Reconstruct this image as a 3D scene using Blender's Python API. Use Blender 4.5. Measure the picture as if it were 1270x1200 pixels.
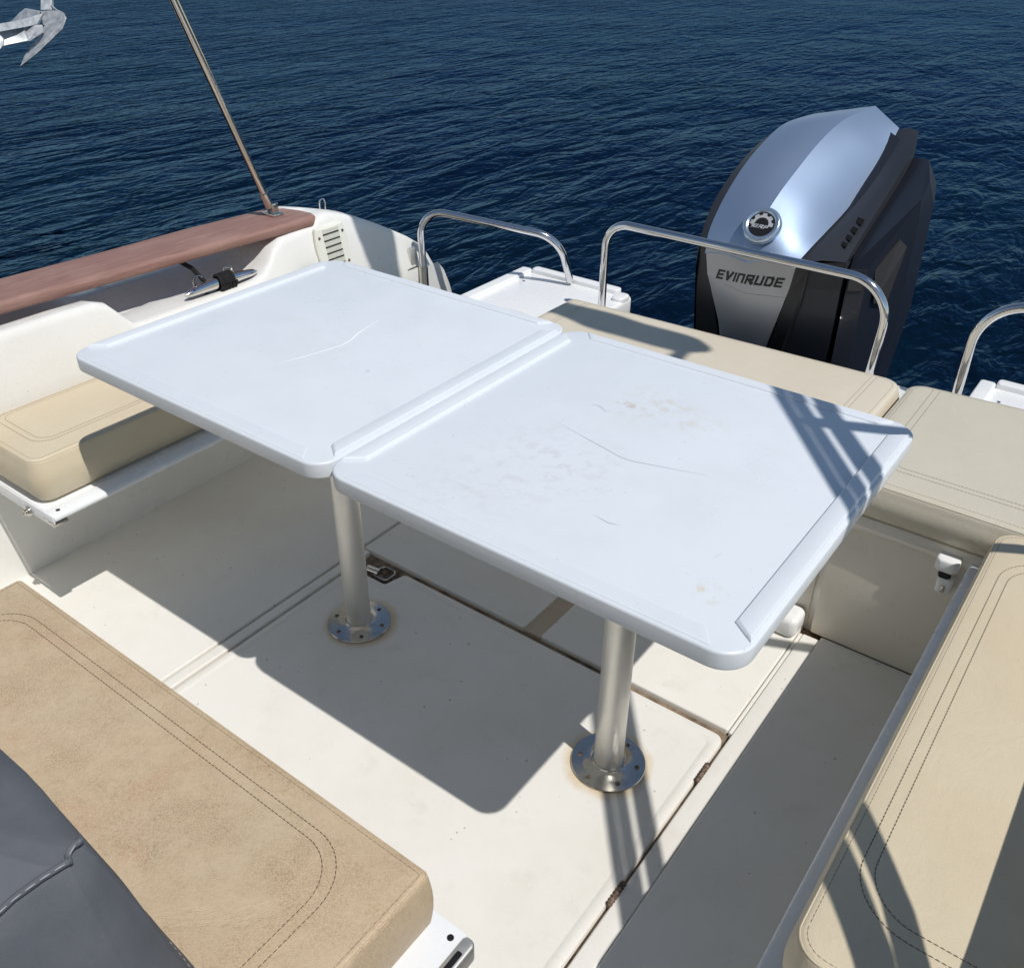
import bpy, bmesh, math, random
from mathutils import Vector, Matrix
from mathutils.bvhtree import BVHTree
random.seed(7)
R = math.radians
S = bpy.context.scene
for o in list(bpy.data.objects): bpy.data.objects.remove(o)
COL = S.collection

# ------------------------------------------------------------------ camera
def make_camera():
    yaw, pitch, roll, fpx = 0.63794, 0.57096, 0.007624, 1131.52
    f = Vector((-math.sin(yaw)*math.cos(pitch), math.cos(yaw)*math.cos(pitch), -math.sin(pitch)))
    r = f.cross(Vector((0,0,1))).normalized(); u = r.cross(f)
    r2 = r*math.cos(roll)+u*math.sin(roll); u2 = -r*math.sin(roll)+u*math.cos(roll)
    cd = bpy.data.cameras.new('camera'); cam = bpy.data.objects.new('camera', cd); COL.objects.link(cam)
    m = Matrix((r2, u2, -f)).transposed().to_4x4(); m.translation = Vector((1.3967, -1.22786, 1.60193))
    cam.matrix_world = m
    cd.sensor_width = 36; cd.lens = fpx/1270*36; cd.clip_start = 0.02; cd.clip_end = 3000
    S.camera = cam
make_camera()
# ------------------------------------------------------------------ light
SUN = Vector((0.6228, -0.1286, 1.0)).normalized()      # towards the sun
elev = math.asin(SUN.z)
w = bpy.data.worlds.new('World'); S.world = w; w.use_nodes = True
nt = w.node_tree; bg = nt.nodes['Background']
sky = nt.nodes.new('ShaderNodeTexSky'); sky.sky_type = 'NISHITA'; sky.sun_disc = False
sky.sun_elevation = elev; sky.sun_rotation = math.atan2(SUN.x, SUN.y)
sky.air_density = 1.0; sky.dust_density = 0.0; sky.ozone_density = 1.5
hs = nt.nodes.new('ShaderNodeMix'); hs.data_type = 'RGBA'; hs.blend_type = 'MULTIPLY'; hs.inputs[0].default_value = 1.0
nt.links.new(sky.outputs[0], hs.inputs[6]); hs.inputs[7].default_value = (1.09, 1.0, .89, 1)
nt.links.new(hs.outputs[2], bg.inputs[0]); bg.inputs[1].default_value = 0.095
sd = bpy.data.lights.new('sun', 'SUN'); sd.energy = 3.55; sd.angle = R(0.53); sd.color = (1.0, 0.965, 0.92)
so = bpy.data.objects.new('sun', sd); COL.objects.link(so); so.rotation_euler = SUN.to_track_quat('Z', 'Y').to_euler(); so.location = (4, -1, 6)
S.view_settings.view_transform = 'Standard'; S.view_settings.look = 'None'; S.view_settings.gamma = 1; S.view_settings.exposure = 0.0
S.render.engine = 'CYCLES'
try:
    S.cycles.max_bounces = 12; S.cycles.diffuse_bounces = 9; S.cycles.glossy_bounces = 5
    S.cycles.caustics_reflective = False; S.cycles.caustics_refractive = False
except Exception: pass

# ------------------------------------------------------------------ helpers
def tag(o, label=None, cat=None, group=None, kind=None):
    if label: o['label'] = label
    if cat: o['category'] = cat
    if group: o['group'] = group
    if kind: o['kind'] = kind
    return o
def thing(name, label, cat, loc=(0,0,0), group=None):
    o = bpy.data.objects.new(name, None); COL.objects.link(o); o.location = loc; o.empty_display_size = 0.1
    return tag(o, label, cat, group)
def build(name, bm, m, parent=None, smooth=True, angle=35):
    bmesh.ops.recalc_face_normals(bm, faces=bm.faces[:])
    me = bpy.data.meshes.new(name); 
    if parent is not None:
        inv = Matrix.Translation(-Vector(parent_world(parent)))
        bm.transform(inv)
    bm.to_mesh(me); bm.free()
    if smooth:
        for p in me.polygons: p.use_smooth = True
        try: me.set_sharp_from_angle(angle=R(angle))
        except Exception: pass
    o = bpy.data.objects.new(name, me); COL.objects.link(o)
    if m is not None:
        for mm in (m if isinstance(m, (list, tuple)) else [m]): me.materials.append(mm)
    if parent is not None: o.parent = parent
    return o
def parent_world(p):
    v = Vector((0,0,0))
    while p is not None: v += p.location; p = p.parent
    return v
def rrect(x0, x1, y0, y1, rad, inset=0.0, n=7):
    """rounded rectangle outline, same vertex count for any inset; rad may be 4 radii (x0y0, x1y0, x1y1, x0y1)"""
    if not isinstance(rad, (list, tuple)): rad = (rad,)*4
    pts = []
    for (cx, cy, sx, sy, a0), r in zip(((x0, y0, 1, 1, 180), (x1, y0, -1, 1, 270), (x1, y1, -1, -1, 0), (x0, y1, 1, -1, 90)), rad):
        rr = max(r-inset, 0.0008)
        ox = cx+sx*(inset+rr); oy = cy+sy*(inset+rr)
        for i in range(n+1):
            a = R(a0+90*i/n); pts.append((ox+rr*math.cos(a), oy+rr*math.sin(a)))
    return pts
def loft(bm, loops, cap0=True, cap1=True, closed=True):
    vs = [[bm.verts.new(p) for p in L] for L in loops]
    n = len(vs[0])
    for a, b in zip(vs, vs[1:]):
        for i in range(n if closed else n-1):
            j = (i+1) % n
            bm.faces.new((a[i], a[j], b[j], b[i]))
    if cap0: bm.faces.new(vs[0][::-1])
    if cap1: bm.faces.new(vs[-1])
    return vs
def slab(bm, x0, x1, y0, y1, z0, z1, rad=0.02, edge=0.004, n=7, es=3, warp=None, crown=0.0, bot=None):
    """rounded-corner slab with rolled top and bottom edges, optional crowned top"""
    L = []; b = edge if bot is None else bot
    def add(ins, z): L.append([(p[0], p[1], z) for p in rrect(x0, x1, y0, y1, rad, ins, n)])
    for i in range(es+1):
        a = math.pi/2*i/es; add(b*(1-math.sin(a)), z0+b*(1-math.cos(a)))
    for i in range(es+1):
        a = math.pi/2*i/es; add(edge*(1-math.cos(a)), z1-edge+edge*math.sin(a))
    if crown:
        half = min(x1-x0, y1-y0)/2
        for t in (0.12, 0.3, 0.55, 0.85):
            ins = edge+(half-edge)*t*0.98
            add(ins, z1+crown*(1-(1-t)**2.2))
    if warp: L = [[warp(*p) for p in l] for l in L]
    loft(bm, L)
def box(bm, x0, x1, y0, y1, z0, z1, bev=0.0, seg=2):
    r = bmesh.ops.create_cube(bm, size=1.0)
    for v in r['verts']:
        v.co = Vector(((x0+x1)/2+v.co.x*(x1-x0), (y0+y1)/2+v.co.y*(y1-y0), (z0+z1)/2+v.co.z*(z1-z0)))
    if bev:
        es = list({e for v in r['verts'] for e in v.link_edges})
        bmesh.ops.bevel(bm, geom=es, offset=bev, segments=seg, affect='EDGES', profile=0.5)
def fillet(pts, rad, n=8):
    pts = [Vector(p) for p in pts]; out = [pts[0]]
    for i in range(1, len(pts)-1):
        r = rad[i-1] if isinstance(rad, (list, tuple)) else rad
        a, b, c = pts[i-1], pts[i], pts[i+1]
        u = (a-b).normalized(); v = (c-b).normalized()
        th = u.angle(v)
        if th > 3.10: out.append(b); continue
        d = min(r/math.tan(th/2), (a-b).length*.49, (c-b).length*.49)
        p0 = b+u*d; p2 = b+v*d
        for k in range(n+1):
            t = k/n; out.append(p0*(1-t)**2+b*2*t*(1-t)+p2*t**2 if False else arcpt(p0, b, p2, t))
    out.append(pts[-1]); return out
def arcpt(p0, b, p2, t):
    w_ = math.cos((p0-b).angle(p2-b)/2); w_ = math.sin((p0-b).angle(p2-b)/2)
    den = (1-t)**2+2*w_*t*(1-t)+t**2
    return (p0*(1-t)**2+b*(2*w_*t*(1-t))+p2*t**2)/den
def tube(bm, pts, r, n=14, cap=True, flat=1.0, up=None):
    pts = [Vector(p) for p in pts]
    rs = r if isinstance(r, (list, tuple)) else [r]*len(pts)
    T = []
    for i in range(len(pts)):
        a = pts[max(i-1, 0)]; b = pts[min(i+1, len(pts)-1)]; T.append((b-a).normalized())
    u = Vector(up) if up else (Vector((0,0,1)) if abs(T[0].z) < .9 else Vector((1,0,0)))
    u = (u-T[0]*u.dot(T[0])).normalized(); loops = []
    for i, p in enumerate(pts):
        u = (u-T[i]*u.dot(T[i])).normalized(); v = T[i].cross(u)
        loops.append([p+(u*math.cos(2*math.pi*k/n)*flat+v*math.sin(2*math.pi*k/n))*rs[i] for k in range(n)])
    loft(bm, loops, cap, cap)
def lathe(bm, prof, c=(0,0,0), axis=(0,0,1), n=40, xdir=None):
    ax = Vector(axis).normalized(); x = Vector(xdir) if xdir else (Vector((1,0,0)) if abs(ax.x) < .9 else Vector((0,1,0)))
    x = (x-ax*x.dot(ax)).normalized(); y = ax.cross(x); c = Vector(c)
    loops = [[c+ax*h+(x*math.cos(2*math.pi*k/n)+y*math.sin(2*math.pi*k/n))*max(r, 1e-4) for k in range(n)] for r, h in prof]
    loft(bm, loops)
def prism(bm, poly, d):
    """closed 3-D polygon thickened by vector d"""
    poly = [Vector(p) for p in poly]; d = Vector(d)
    loft(bm, [poly, [p+d for p in poly]])
def quads(bm, grid):
    vs = [[bm.verts.new(p) for p in row] for row in grid]
    for a, b in zip(vs, vs[1:]):
        for i in range(len(a)-1): bm.faces.new((a[i], a[i+1], b[i+1], b[i]))
    return vs
def dashes(bm, path, dash=0.0045, gap=0.0025, wid=0.0009, hgt=0.0007, closed=False, nrm=(0,0,1)):
    """stitches along a polyline, each a tiny raised thread"""
    P = [Vector(p) for p in path]
    if closed: P.append(P[0])
    acc = 0; seg = []
    N = Vector(nrm)
    def emit(a, b):
        d = b-a
        if d.length < 1e-5: return
        s = d.normalized().cross(N)*wid; m = (a+b)/2+N*hgt
        v = [bm.verts.new(q) for q in (a-s*.6, a+s*.6, m+s, m-s, b+s*.6, b-s*.6)]
        bm.faces.new((v[0], v[1], v[2], v[3])); bm.faces.new((v[3], v[2], v[4], v[5]))
    tot = [0]
    for a, b in zip(P, P[1:]): tot.append(tot[-1]+(b-a).length)
    def at(s):
        for i in range(len(P)-1):
            if s <= tot[i+1] or i == len(P)-2:
                L = tot[i+1]-tot[i]
                return P[i].lerp(P[i+1], (s-tot[i])/L if L > 0 else 0)
    # walk with an index for speed
    s = 0; i = 0
    def at2(s, i):
        while i < len(P)-2 and s > tot[i+1]: i += 1
        L = tot[i+1]-tot[i]
        return P[i].lerp(P[i+1], min((s-tot[i])/L, 1) if L > 1e-9 else 0), i
    while s+dash < tot[-1]:
        a, i = at2(s, i); b, _ = at2(s+dash, i); emit(a, b); s += dash+gap

# ------------------------------------------------------------------ materials
def mat(name, base, rough=0.5, metal=0.0, **k):
    m = bpy.data.materials.new(name); m.use_nodes = True
    b = m.node_tree.nodes['Principled BSDF']
    b.inputs['Base Color'].default_value = (*base, 1); b.inputs['Roughness'].default_value = rough; b.inputs['Metallic'].default_value = metal
    for kk, v in k.items(): b.inputs[kk.replace('_', ' ')].default_value = v
    return m
def N(m, t, **k):
    n = m.node_tree.nodes.new(t)
    for kk, v in k.items():
        if hasattr(n, kk): setattr(n, kk, v)
        else: n.inputs[kk].default_value = v
    return n
def Lk(m, a, b): m.node_tree.links.new(a, b)
def noise(m, scale, detail=4, rough=.55, vec=None, dist=0.0):
    n = N(m, 'ShaderNodeTexNoise'); n.inputs['Scale'].default_value = scale; n.inputs['Detail'].default_value = detail
    n.inputs['Roughness'].default_value = rough; n.inputs['Distortion'].default_value = dist
    if vec is not None: Lk(m, vec, n.inputs['Vector'])
    return n.outputs['Fac']
def wpos(m, sc=(1,1,1), rot=(0,0,0)):
    g = N(m, 'ShaderNodeNewGeometry'); mp = N(m, 'ShaderNodeMapping'); mp.inputs['Scale'].default_value = sc; mp.inputs['Rotation'].default_value = rot
    Lk(m, g.outputs['Position'], mp.inputs['Vector']); return mp.outputs['Vector']
def ramp(m, fac, stops):
    r = N(m, 'ShaderNodeValToRGB'); e = r.color_ramp.elements
    while len(e) < len(stops): e.new(0.5)
    for x, (p, c) in zip(e, stops):
        x.position = p; x.color = (*c, 1) if len(c) == 3 else c
    Lk(m, fac, r.inputs['Fac']); return r.outputs['Color']
def mixc(m, a, b, fac, mode='MIX'):
    x = N(m, 'ShaderNodeMix'); x.data_type = 'RGBA'; x.blend_type = mode
    for s, v in ((x.inputs[6], a), (x.inputs[7], b)):
        if isinstance(v, tuple): s.default_value = (*v, 1)
        else: Lk(m, v, s)
    if isinstance(fac, float): x.inputs[0].default_value = fac
    else: Lk(m, fac, x.inputs[0])
    return x.outputs[2]
def math_(m, op, a, b=None, c=None, clamp=False):
    x = N(m, 'ShaderNodeMath'); x.operation = op; x.use_clamp = clamp
    for i, v in enumerate((a, b, c)):
        if v is None: continue
        if isinstance(v, (int, float)): x.inputs[i].default_value = v
        else: Lk(m, v, x.inputs[i])
    return x.outputs[0]
def bump(m, h, strength=.2, dist=.001):
    b = N(m, 'ShaderNodeBump'); b.inputs['Strength'].default_value = strength; b.inputs['Distance'].default_value = dist
    Lk(m, h, b.inputs['Height'])
    nodes = m.node_tree.nodes['Principled BSDF']; Lk(m, b.outputs[0], nodes.inputs['Normal']); return b
def base(m, c): Lk(m, c, m.node_tree.nodes['Principled BSDF'].inputs['Base Color'])
def roughs(m, c): Lk(m, c, m.node_tree.nodes['Principled BSDF'].inputs['Roughness'])
def mapr(m, v, a, b, c, d):
    x = N(m, 'ShaderNodeMapRange'); x.inputs[1].default_value = a; x.inputs[2].default_value = b; x.inputs[3].default_value = c; x.inputs[4].default_value = d
    Lk(m, v, x.inputs[0]); return x.outputs[0]

def gelcoat(name, col, dirt=.25, rough=.28, tint=(.55, .43, .28)):
    m = mat(name, col, rough)
    v = wpos(m)
    big = mapr(m, noise(m, 2.3, 5, .6, v), .42, .75, 0, dirt)
    c = mixc(m, col, tuple(a*b for a, b in zip(col, (.86, .80, .70))), big)
    sp = mapr(m, noise(m, 95, 2, .5, v), .735, .76, 0, .55)
    c = mixc(m, c, tint, sp)
    base(m, c)
    roughs(m, mapr(m, noise(m, 14, 4, .6, v), .3, .7, rough-.06, rough+.14))
    bump(m, noise(m, 3, 2, .5, v), .06, .004)
    return m
M = {}
M['gel'] = gelcoat('white_gelcoat', (.80, .795, .765), .35)
M['gelwhite'] = gelcoat('bright_white_gelcoat', (.82, .83, .83), .15, .25)
# non-skid floor: fine dimples, rust stains, dirt in patches
def floor_mat(name, rings):
    m = mat(name, (.75, .74, .68), .55)
    v = wpos(m)
    d1 = mapr(m, noise(m, 3.1, 6, .62, v), .45, .78, 0, .55)
    c = mixc(m, (.785, .765, .715), (.69, .63, .545), d1)
    sp = mapr(m, noise(m, 60, 2, .4, v), .74, .77, 0, .7)
    c = mixc(m, c, (.30, .24, .18), sp)
    sc = mapr(m, noise(m, 1, 5, .75, wpos(m, (9, 70, 9), (0, 0, .8))), .66, .74, 0, .16)
    c = mixc(m, c, (.42, .38, .33), sc)
    pt = mapr(m, noise(m, 11, 6, .7, v), .56, .72, 0, .22); c = mixc(m, c, (.55, .50, .43), pt)
    g = N(m, 'ShaderNodeNewGeometry')
    for (x, y, r) in rings:
        dv = N(m, 'ShaderNodeVectorMath'); dv.operation = 'DISTANCE'; Lk(m, g.outputs['Position'], dv.inputs[0]); dv.inputs[1].default_value = (x, y, 0)
        rr = math_(m, 'ADD', dv.outputs['Value'], math_(m, 'MULTIPLY', math_(m, 'SUBTRACT', noise(m, 26, 4, .6, v), .5), .030))
        f = mapr(m, rr, r-.002, r+.022, .7, 0)
        c = mixc(m, c, (.62, .46, .24), f)
    base(m, c)
    wv = N(m, 'ShaderNodeTexVoronoi'); wv.inputs['Scale'].default_value = 420; Lk(m, v, wv.inputs['Vector'])
    bump(m, wv.outputs['Distance'], .22, .0009)
    return m
M['floor'] = floor_mat('nonskid_floor', [])
M['hatch'] = floor_mat('nonskid_hatch', [(0, 0, .0825), (.759, -.007, .0825)])
# table moulding
def table_mat(name, stains):
    m = mat(name, (.80, .815, .84), .32)
    v = wpos(m)
    c = mixc(m, (.70, .742, .785), (.665, .70, .74), mapr(m, noise(m, 6, 6, .65, v), .45, .7, 0, .7))
    sp = mapr(m, noise(m, 85, 2, .5, v), .75, .78, 0, .5)
    c = mixc(m, c, (.45, .42, .40), sp)
    fine = mapr(m, noise(m, 1, 4, .7, wpos(m, (30, 160, 30), (0, 0, .5))), .66, .72, 0, .20)
    c = mixc(m, c, (.58, .59, .63), fine)
    g = N(m, 'ShaderNodeNewGeometry')
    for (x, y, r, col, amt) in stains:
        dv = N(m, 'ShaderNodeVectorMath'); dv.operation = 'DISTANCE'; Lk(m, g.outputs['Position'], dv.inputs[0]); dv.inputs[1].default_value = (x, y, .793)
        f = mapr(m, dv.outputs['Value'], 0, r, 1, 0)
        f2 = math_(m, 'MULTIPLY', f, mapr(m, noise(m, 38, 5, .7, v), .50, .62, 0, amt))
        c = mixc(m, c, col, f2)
    base(m, c); roughs(m, mapr(m, noise(m, 9, 5, .65, v), .35, .7, .26, .5))
    bump(m, noise(m, 700, 2, .5, v), .06, .0006)
    return m
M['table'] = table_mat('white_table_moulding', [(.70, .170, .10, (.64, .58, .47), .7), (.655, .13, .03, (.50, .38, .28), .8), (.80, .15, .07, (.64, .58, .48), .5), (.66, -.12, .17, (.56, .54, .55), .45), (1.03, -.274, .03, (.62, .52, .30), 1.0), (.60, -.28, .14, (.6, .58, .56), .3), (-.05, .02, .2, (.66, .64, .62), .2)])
# vinyl
def vinyl(name, col, mott=.3, grime=0.0, rough=.5, grain=.35):
    m = mat(name, col, rough)
    v = wpos(m)
    dark = tuple(a*b for a, b in zip(col, (.80, .75, .68)))
    c = mixc(m, col, dark, mapr(m, noise(m, 4.5, 7, .68, v), .40, .72, 0, mott))
    if grime:
        n1 = noise(m, 9, 6, .75, v)
        n2 = noise(m, 420, 3, .65, v)
        n3 = noise(m, 150, 6, .85, v)
        f = math_(m, 'MULTIPLY', mapr(m, n1, .42, .66, 0, 1), mapr(m, n2, .45, .62, 0, grime))
        c = mixc(m, c, tuple(a*b for a, b in zip(col, (.52, .46, .38))), f)
        c = mixc(m, c, tuple(a*b for a, b in zip(col, (.55, .48, .40))), mapr(m, n3, .50, .72, 0, .55*grime))
        red = math_(m, 'MULTIPLY', mapr(m, noise(m, 7, 3, .5, v), .60, .75, 0, 1), mapr(m, n2, .4, .6, 0, .6*grime))
        c = mixc(m, c, (.50, .24, .16), red)
        pt = mapr(m, noise(m, 2.2, 3, .5, v), .45, .65, 0, .35)
        c = mixc(m, c, (.72, .50, .30), math_(m, 'MULTIPLY', pt, .45))
    base(m, c)
    vo = N(m, 'ShaderNodeTexVoronoi'); vo.inputs['Scale'].default_value = 330; vo.feature = 'DISTANCE_TO_EDGE'; Lk(m, v, vo.inputs['Vector'])
    h = math_(m, 'ADD', mapr(m, vo.outputs['Distance'], 0, .25, 0, .5), math_(m, 'MULTIPLY', noise(m, 11, 4, .6, v), 3.0))
    cr = noise(m, 5, 6, .6, v, 1.6)
    h = math_(m, 'ADD', h, math_(m, 'MULTIPLY', mapr(m, cr, .47, .53, 0, 1), .9))
    bump(m, h, grain, .0011)
    return m
M['vinyl_near'] = vinyl('worn_tan_vinyl', (.585, .462, .31), .4, .85, .5, .55)
M['vinyl_aft'] = vinyl('pale_tan_vinyl', (.67, .605, .485), .22, 0.0, .45, .3)
M['vinyl_aft_r'] = vinyl('greyish_tan_vinyl', (.60, .555, .45), .2, 0.0, .4, .3)
M['vinyl_side'] = vinyl('tan_vinyl', (.65, .565, .41), .25, 0.04, .45, .3)
M['thread'] = mat('dark_brown_thread', (.10, .07, .045), .8)
M['thread2'] = mat('brown_thread', (.25, .19, .13), .8)
M['thread3'] = mat('grey_thread', (.30, .31, .33), .8)
# metals
def metal(name, col, rough, mott=0.0, aniso=False):
    m = mat(name, col, rough, 1.0)
    v = wpos(m)
    roughs(m, mapr(m, noise(m, 60, 4, .7, v), .3, .7, max(rough-.04, .02), rough+.08))
    if mott: base(m, mixc(m, col, (.42, .30, .18), mapr(m, noise(m, 45, 5, .7, v), .52, .72, 0, mott)))
    return m
M['steel'] = metal('polished_stainless', (.72, .72, .73), .08)
M['steelr'] = metal('weathered_stainless', (.60, .58, .54), .14, .5)
M['pole'] = metal('brown_tinged_stainless', (.62, .58, .53), .14, .12)
M['alu'] = metal('satin_anodised_aluminium', (.76, .75, .71), .5)
M['galv'] = mat('galvanised_steel', (.55, .57, .58), .55, .55)
v = wpos(M['galv']); base(M['galv'], ramp(M['galv'], noise(M['galv'], 28, 5, .7, v), [(.35, (.36, .38, .40)), (.65, (.66, .68, .69))]))
M['rust'] = mat('rusty_steel', (.16, .10, .07), .7, .6)
v = wpos(M['rust']); base(M['rust'], ramp(M['rust'], noise(M['rust'], 120, 4, .7, v), [(.4, (.06, .045, .04)), (.6, (.30, .22, .16))]))
# wood
m = M['wood'] = mat('weathered_red_teak', (.3, .13, .1), .62)
v = wpos(m, (26, 2.2, 40), (0, 0, .07))
g1 = noise(m, 2.4, 8, .7, v, .6)
c = ramp(m, g1, [(.25, (.19, .098, .08)), (.5, (.27, .148, .124)), (.75, (.35, .215, .185))])
c = mixc(m, c, (.42, .28, .22), mapr(m, noise(m, 3, 5, .6, wpos(m)), .48, .75, 0, .5))
base(m, c); bump(m, g1, .5, .0015)
M['canvas'] = mat('grey_canvas', (.115, .125, .145), .78)
m = M['canvas']; v = wpos(m)
base(m, mixc(m, (.125, .133, .150), (.085, .095, .115), mapr(m, noise(m, 7, 5, .6, v), .4, .7, 0, .8)))
wv = N(m, 'ShaderNodeTexWave'); wv.inputs['Scale'].default_value = 420; Lk(m, v, wv.inputs['Vector'])
bump(m, math_(m, 'ADD', math_(m, 'MULTIPLY', noise(m, 500, 2, .5, v), .3), math_(m, 'MULTIPLY', noise(m, 6, 3, .5, v), 6)), .42, .003)
M['gelbase'] = mat('brown_stained_groove', (.16, .11, .07), .8)
v = wpos(M['gelbase']); base(M['gelbase'], ramp(M['gelbase'], noise(M['gelbase'], 22, 5, .7, v), [(.35, (.10, .065, .04)), (.7, (.36, .28, .19))]))
M['tanstrip'] = gelcoat('tan_stained_gelcoat', (.52, .43, .33), .6, .4)
M['seatedge'] = gelcoat('white_seat_board', (.80, .82, .84), .12, .22)
M['greygel'] = gelcoat('cream_gelcoat', (.74, .70, .61), .3, .3)
M['black'] = mat('black_plastic', (.012, .012, .014), .35)
M['rope'] = mat('black_rope', (.010, .010, .012), .8)
wv = N(M['rope'], 'ShaderNodeTexWave'); wv.inputs['Scale'].default_value = 90; wv.bands_direction = 'DIAGONAL'; Lk(M['rope'], wpos(M['rope']), wv.inputs['Vector']); bump(M['rope'], wv.outputs['Fac'], .8, .003)
M['silver'] = mat('silver_paint', (.60, .63, .67), .45, .8, Coat_Weight=.08, Coat_Roughness=.3)
m = M['silver']; base(m, mixc(m, (.34, .44, .60), (.41, .51, .67), noise(m, 900, 2, .5, wpos(m))))
M['silverlow'] = mat('grey_silver_paint', (.44, .44, .45), .38, .4, Coat_Weight=.3)
M['darkpaint'] = mat('dark_graphite_paint', (.026, .029, .037), .55, .1, Coat_Weight=.05)
M['darkblue'] = mat('dark_side_panel', (.013, .016, .025), .42, .1, Coat_Weight=.12)
M['darkface'] = mat('dark_facet', (.030, .029, .030), .5)
M['bluegloss'] = mat('badge_ring', (.50, .60, .72), .2, .8)
M['vent'] = gelcoat('cream_vent_plastic', (.76, .765, .69), .3, .35)
M['slot'] = mat('vent_slot', (.012, .012, .012), .95, Specular_IOR_Level=.1)
M['scratch'] = mat('white_scratch', (.97, .97, .97), .6)
M['scratchd'] = mat('dark_scratch', (.42, .42, .44), .6)
M['antifoul'] = mat('hull_paint', (.75, .76, .76), .25)
# water
m = M['water'] = bpy.data.materials.new('sea_water'); m.use_nodes = True; m.node_tree.nodes.clear()
vA = wpos(m, (1, .36, 1), (0, 0, .12)); vB = wpos(m, (1, .55, 1), (0, 0, -.35)); vC = wpos(m)
n1 = noise(m, 1.1, 3, .5, vA, .35); n2 = noise(m, 4.2, 3, .5, vA, .9); n3 = noise(m, 11, 3, .5, vB, .8); n4 = noise(m, .35, 3, .5, vC)
h = math_(m, 'ADD', math_(m, 'MULTIPLY', n1, .50), math_(m, 'ADD', math_(m, 'MULTIPLY', n2, .26), math_(m, 'MULTIPLY', n3, .075)))
h = math_(m, 'MULTIPLY', h, mapr(m, n4, .3, .7, .70, 1.2))
bp = N(m, 'ShaderNodeBump'); bp.inputs['Strength'].default_value = 1.0; bp.inputs['Distance'].default_value = .30; Lk(m, h, bp.inputs['Height'])
df = N(m, 'ShaderNodeBsdfDiffuse'); Lk(m, mixc(m, (.0012, .0055, .014), (.0014, .0085, .014), mapr(m, noise(m, .25, 3, .5, vC), .4, .65, 0, 1)), df.inputs['Color']); Lk(m, bp.outputs[0], df.inputs['Normal'])
gl = N(m, 'ShaderNodeBsdfGlossy'); gl.inputs['Color'].default_value = (.13, .31, .72, 1); gl.inputs['Roughness'].default_value = .06; Lk(m, bp.outputs[0], gl.inputs['Normal'])
fr = N(m, 'ShaderNodeFresnel'); fr.inputs['IOR'].default_value = 1.33; Lk(m, bp.outputs[0], fr.inputs['Normal'])
mx = N(m, 'ShaderNodeMixShader'); Lk(m, math_(m, 'MULTIPLY', fr.outputs[0], .52), mx.inputs[0]); Lk(m, df.outputs[0], mx.inputs[1]); Lk(m, gl.outputs[0], mx.inputs[2])
out_ = N(m, 'ShaderNodeOutputMaterial'); Lk(m, mx.outputs[0], out_.inputs['Surface'])

# ------------------------------------------------------------------ water and floor (setting)
WZ = -0.42
bm = bmesh.new(); quads(bm, [[(-1400, -1400, WZ), (1400, -1400, WZ)], [(-1400, 1400, WZ), (1400, 1400, WZ)]])
tag(build('water', bm, M['water'], smooth=False), kind='structure')

bm = bmesh.new(); box(bm, -.90, 1.66, -2.2, .72, -.06, -.016)
gr = tag(build('floor_channel', bm, M['gelbase']), kind='structure')
bm = bmesh.new()
slab(bm, -.90, -.238, -2.15, .71, -.03, 0, .004, .004)              # panel left of the hatch
slab(bm, -.231, -.2, -2.15, .236, -.03, -.002, .003, .004)          # beading beside the hatch
slab(bm, -.229, .350, .240, .71, -.03, 0, .006, .004)               # panels beyond the hatch
slab(bm, .404, .930, .240, .71, -.03, 0, .006, .004)
slab(bm, .9425, .9845, -2.15, .66, -.03, .001, .004, .004)           # beading right of the hatch
slab(bm, .986, 1.66, -2.15, .672, -.03, .004, .006, .004)
slab(bm, .9325, .9415, .238, .66, -.03, -.003, .002, .002)
tag(build('floor', bm, M['floor']), kind='structure')
bm = bmesh.new(); slab(bm, .350, .404, .240, .71, -.03, -.006, .002, .002)
tag(build('floor_strip', bm, M['tanstrip']), kind='structure')

# ------------------------------------------------------------------ floor hatch
t = thing('floor_hatch', 'large white non-skid hatch lid in the cockpit floor under both table legs', 'hatch', (.37, -.3, 0))
bm = bmesh.new()
def hatch_loop(i, z):
    # outline with a cut-out at the far left corner for the latch
    out = [(-.188+i, -1.2+i), (.934-i, -1.2+i)]
    cs = [(.934-i, .217-i, .022), (-.046+i, .217-i, .012), (-.062+i*.2, .150-i*.7, .010), (-.188+i, .150-i, .006)]
    pts = [Vector((*out[1], 0))]
    path = [Vector((*out[0], 0)), Vector((*out[1], 0))]+[Vector((c[0], c[1], 0)) for c in cs]+[Vector((*out[0], 0))]
    f = fillet(path, [.001]+[c[2] for c in cs], 5)[:-1]
    return [(p.x, p.y, z) for p in f]
loft(bm, [hatch_loop(0, -.028), hatch_loop(0, -.004), hatch_loop(.0012, -.0012), hatch_loop(.004, .0), hatch_loop(.022, 0.0), hatch_loop(.024, -.0012), hatch_loop(.027, -.0012)])
build('lid', bm, M['hatch'], t)
for yy in (.095, -.265):
    bm = bmesh.new(); 
    hx = .9395
    tube(bm, [(hx-.001, yy-.03, -.0015), (hx-.001, yy+.03, -.0015)], .0062, 12)
    for k in range(-3, 4): tube(bm, [(hx-.001, yy+k*.0085-.002, -.0015), (hx-.001, yy+k*.0085+.002, -.0015)], .0074, 12)
    build('hinge', bm, M['rust'], t)
bm = bmesh.new()
slab(bm, -.150, -.070, .160, .222, -.02, -.013, .014, .002)
build('latch_plate', bm, M['rust'], t)
bm = bmesh.new()
tube(bm, [(p[0], p[1], -.008) for p in rrect(-.128, -.076, .168, .215, .014)]+[(-.128, .182, -.008)], .0028, 8)
tube(bm, [(-.160, .172, -.004), (-.112, .176, -.003)], .0055, 10)
tube(bm, [(-.160, .186, -.004), (-.118, .190, -.003)], .004, 10)
build('latch_handle', bm, M['steelr'], t)

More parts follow.
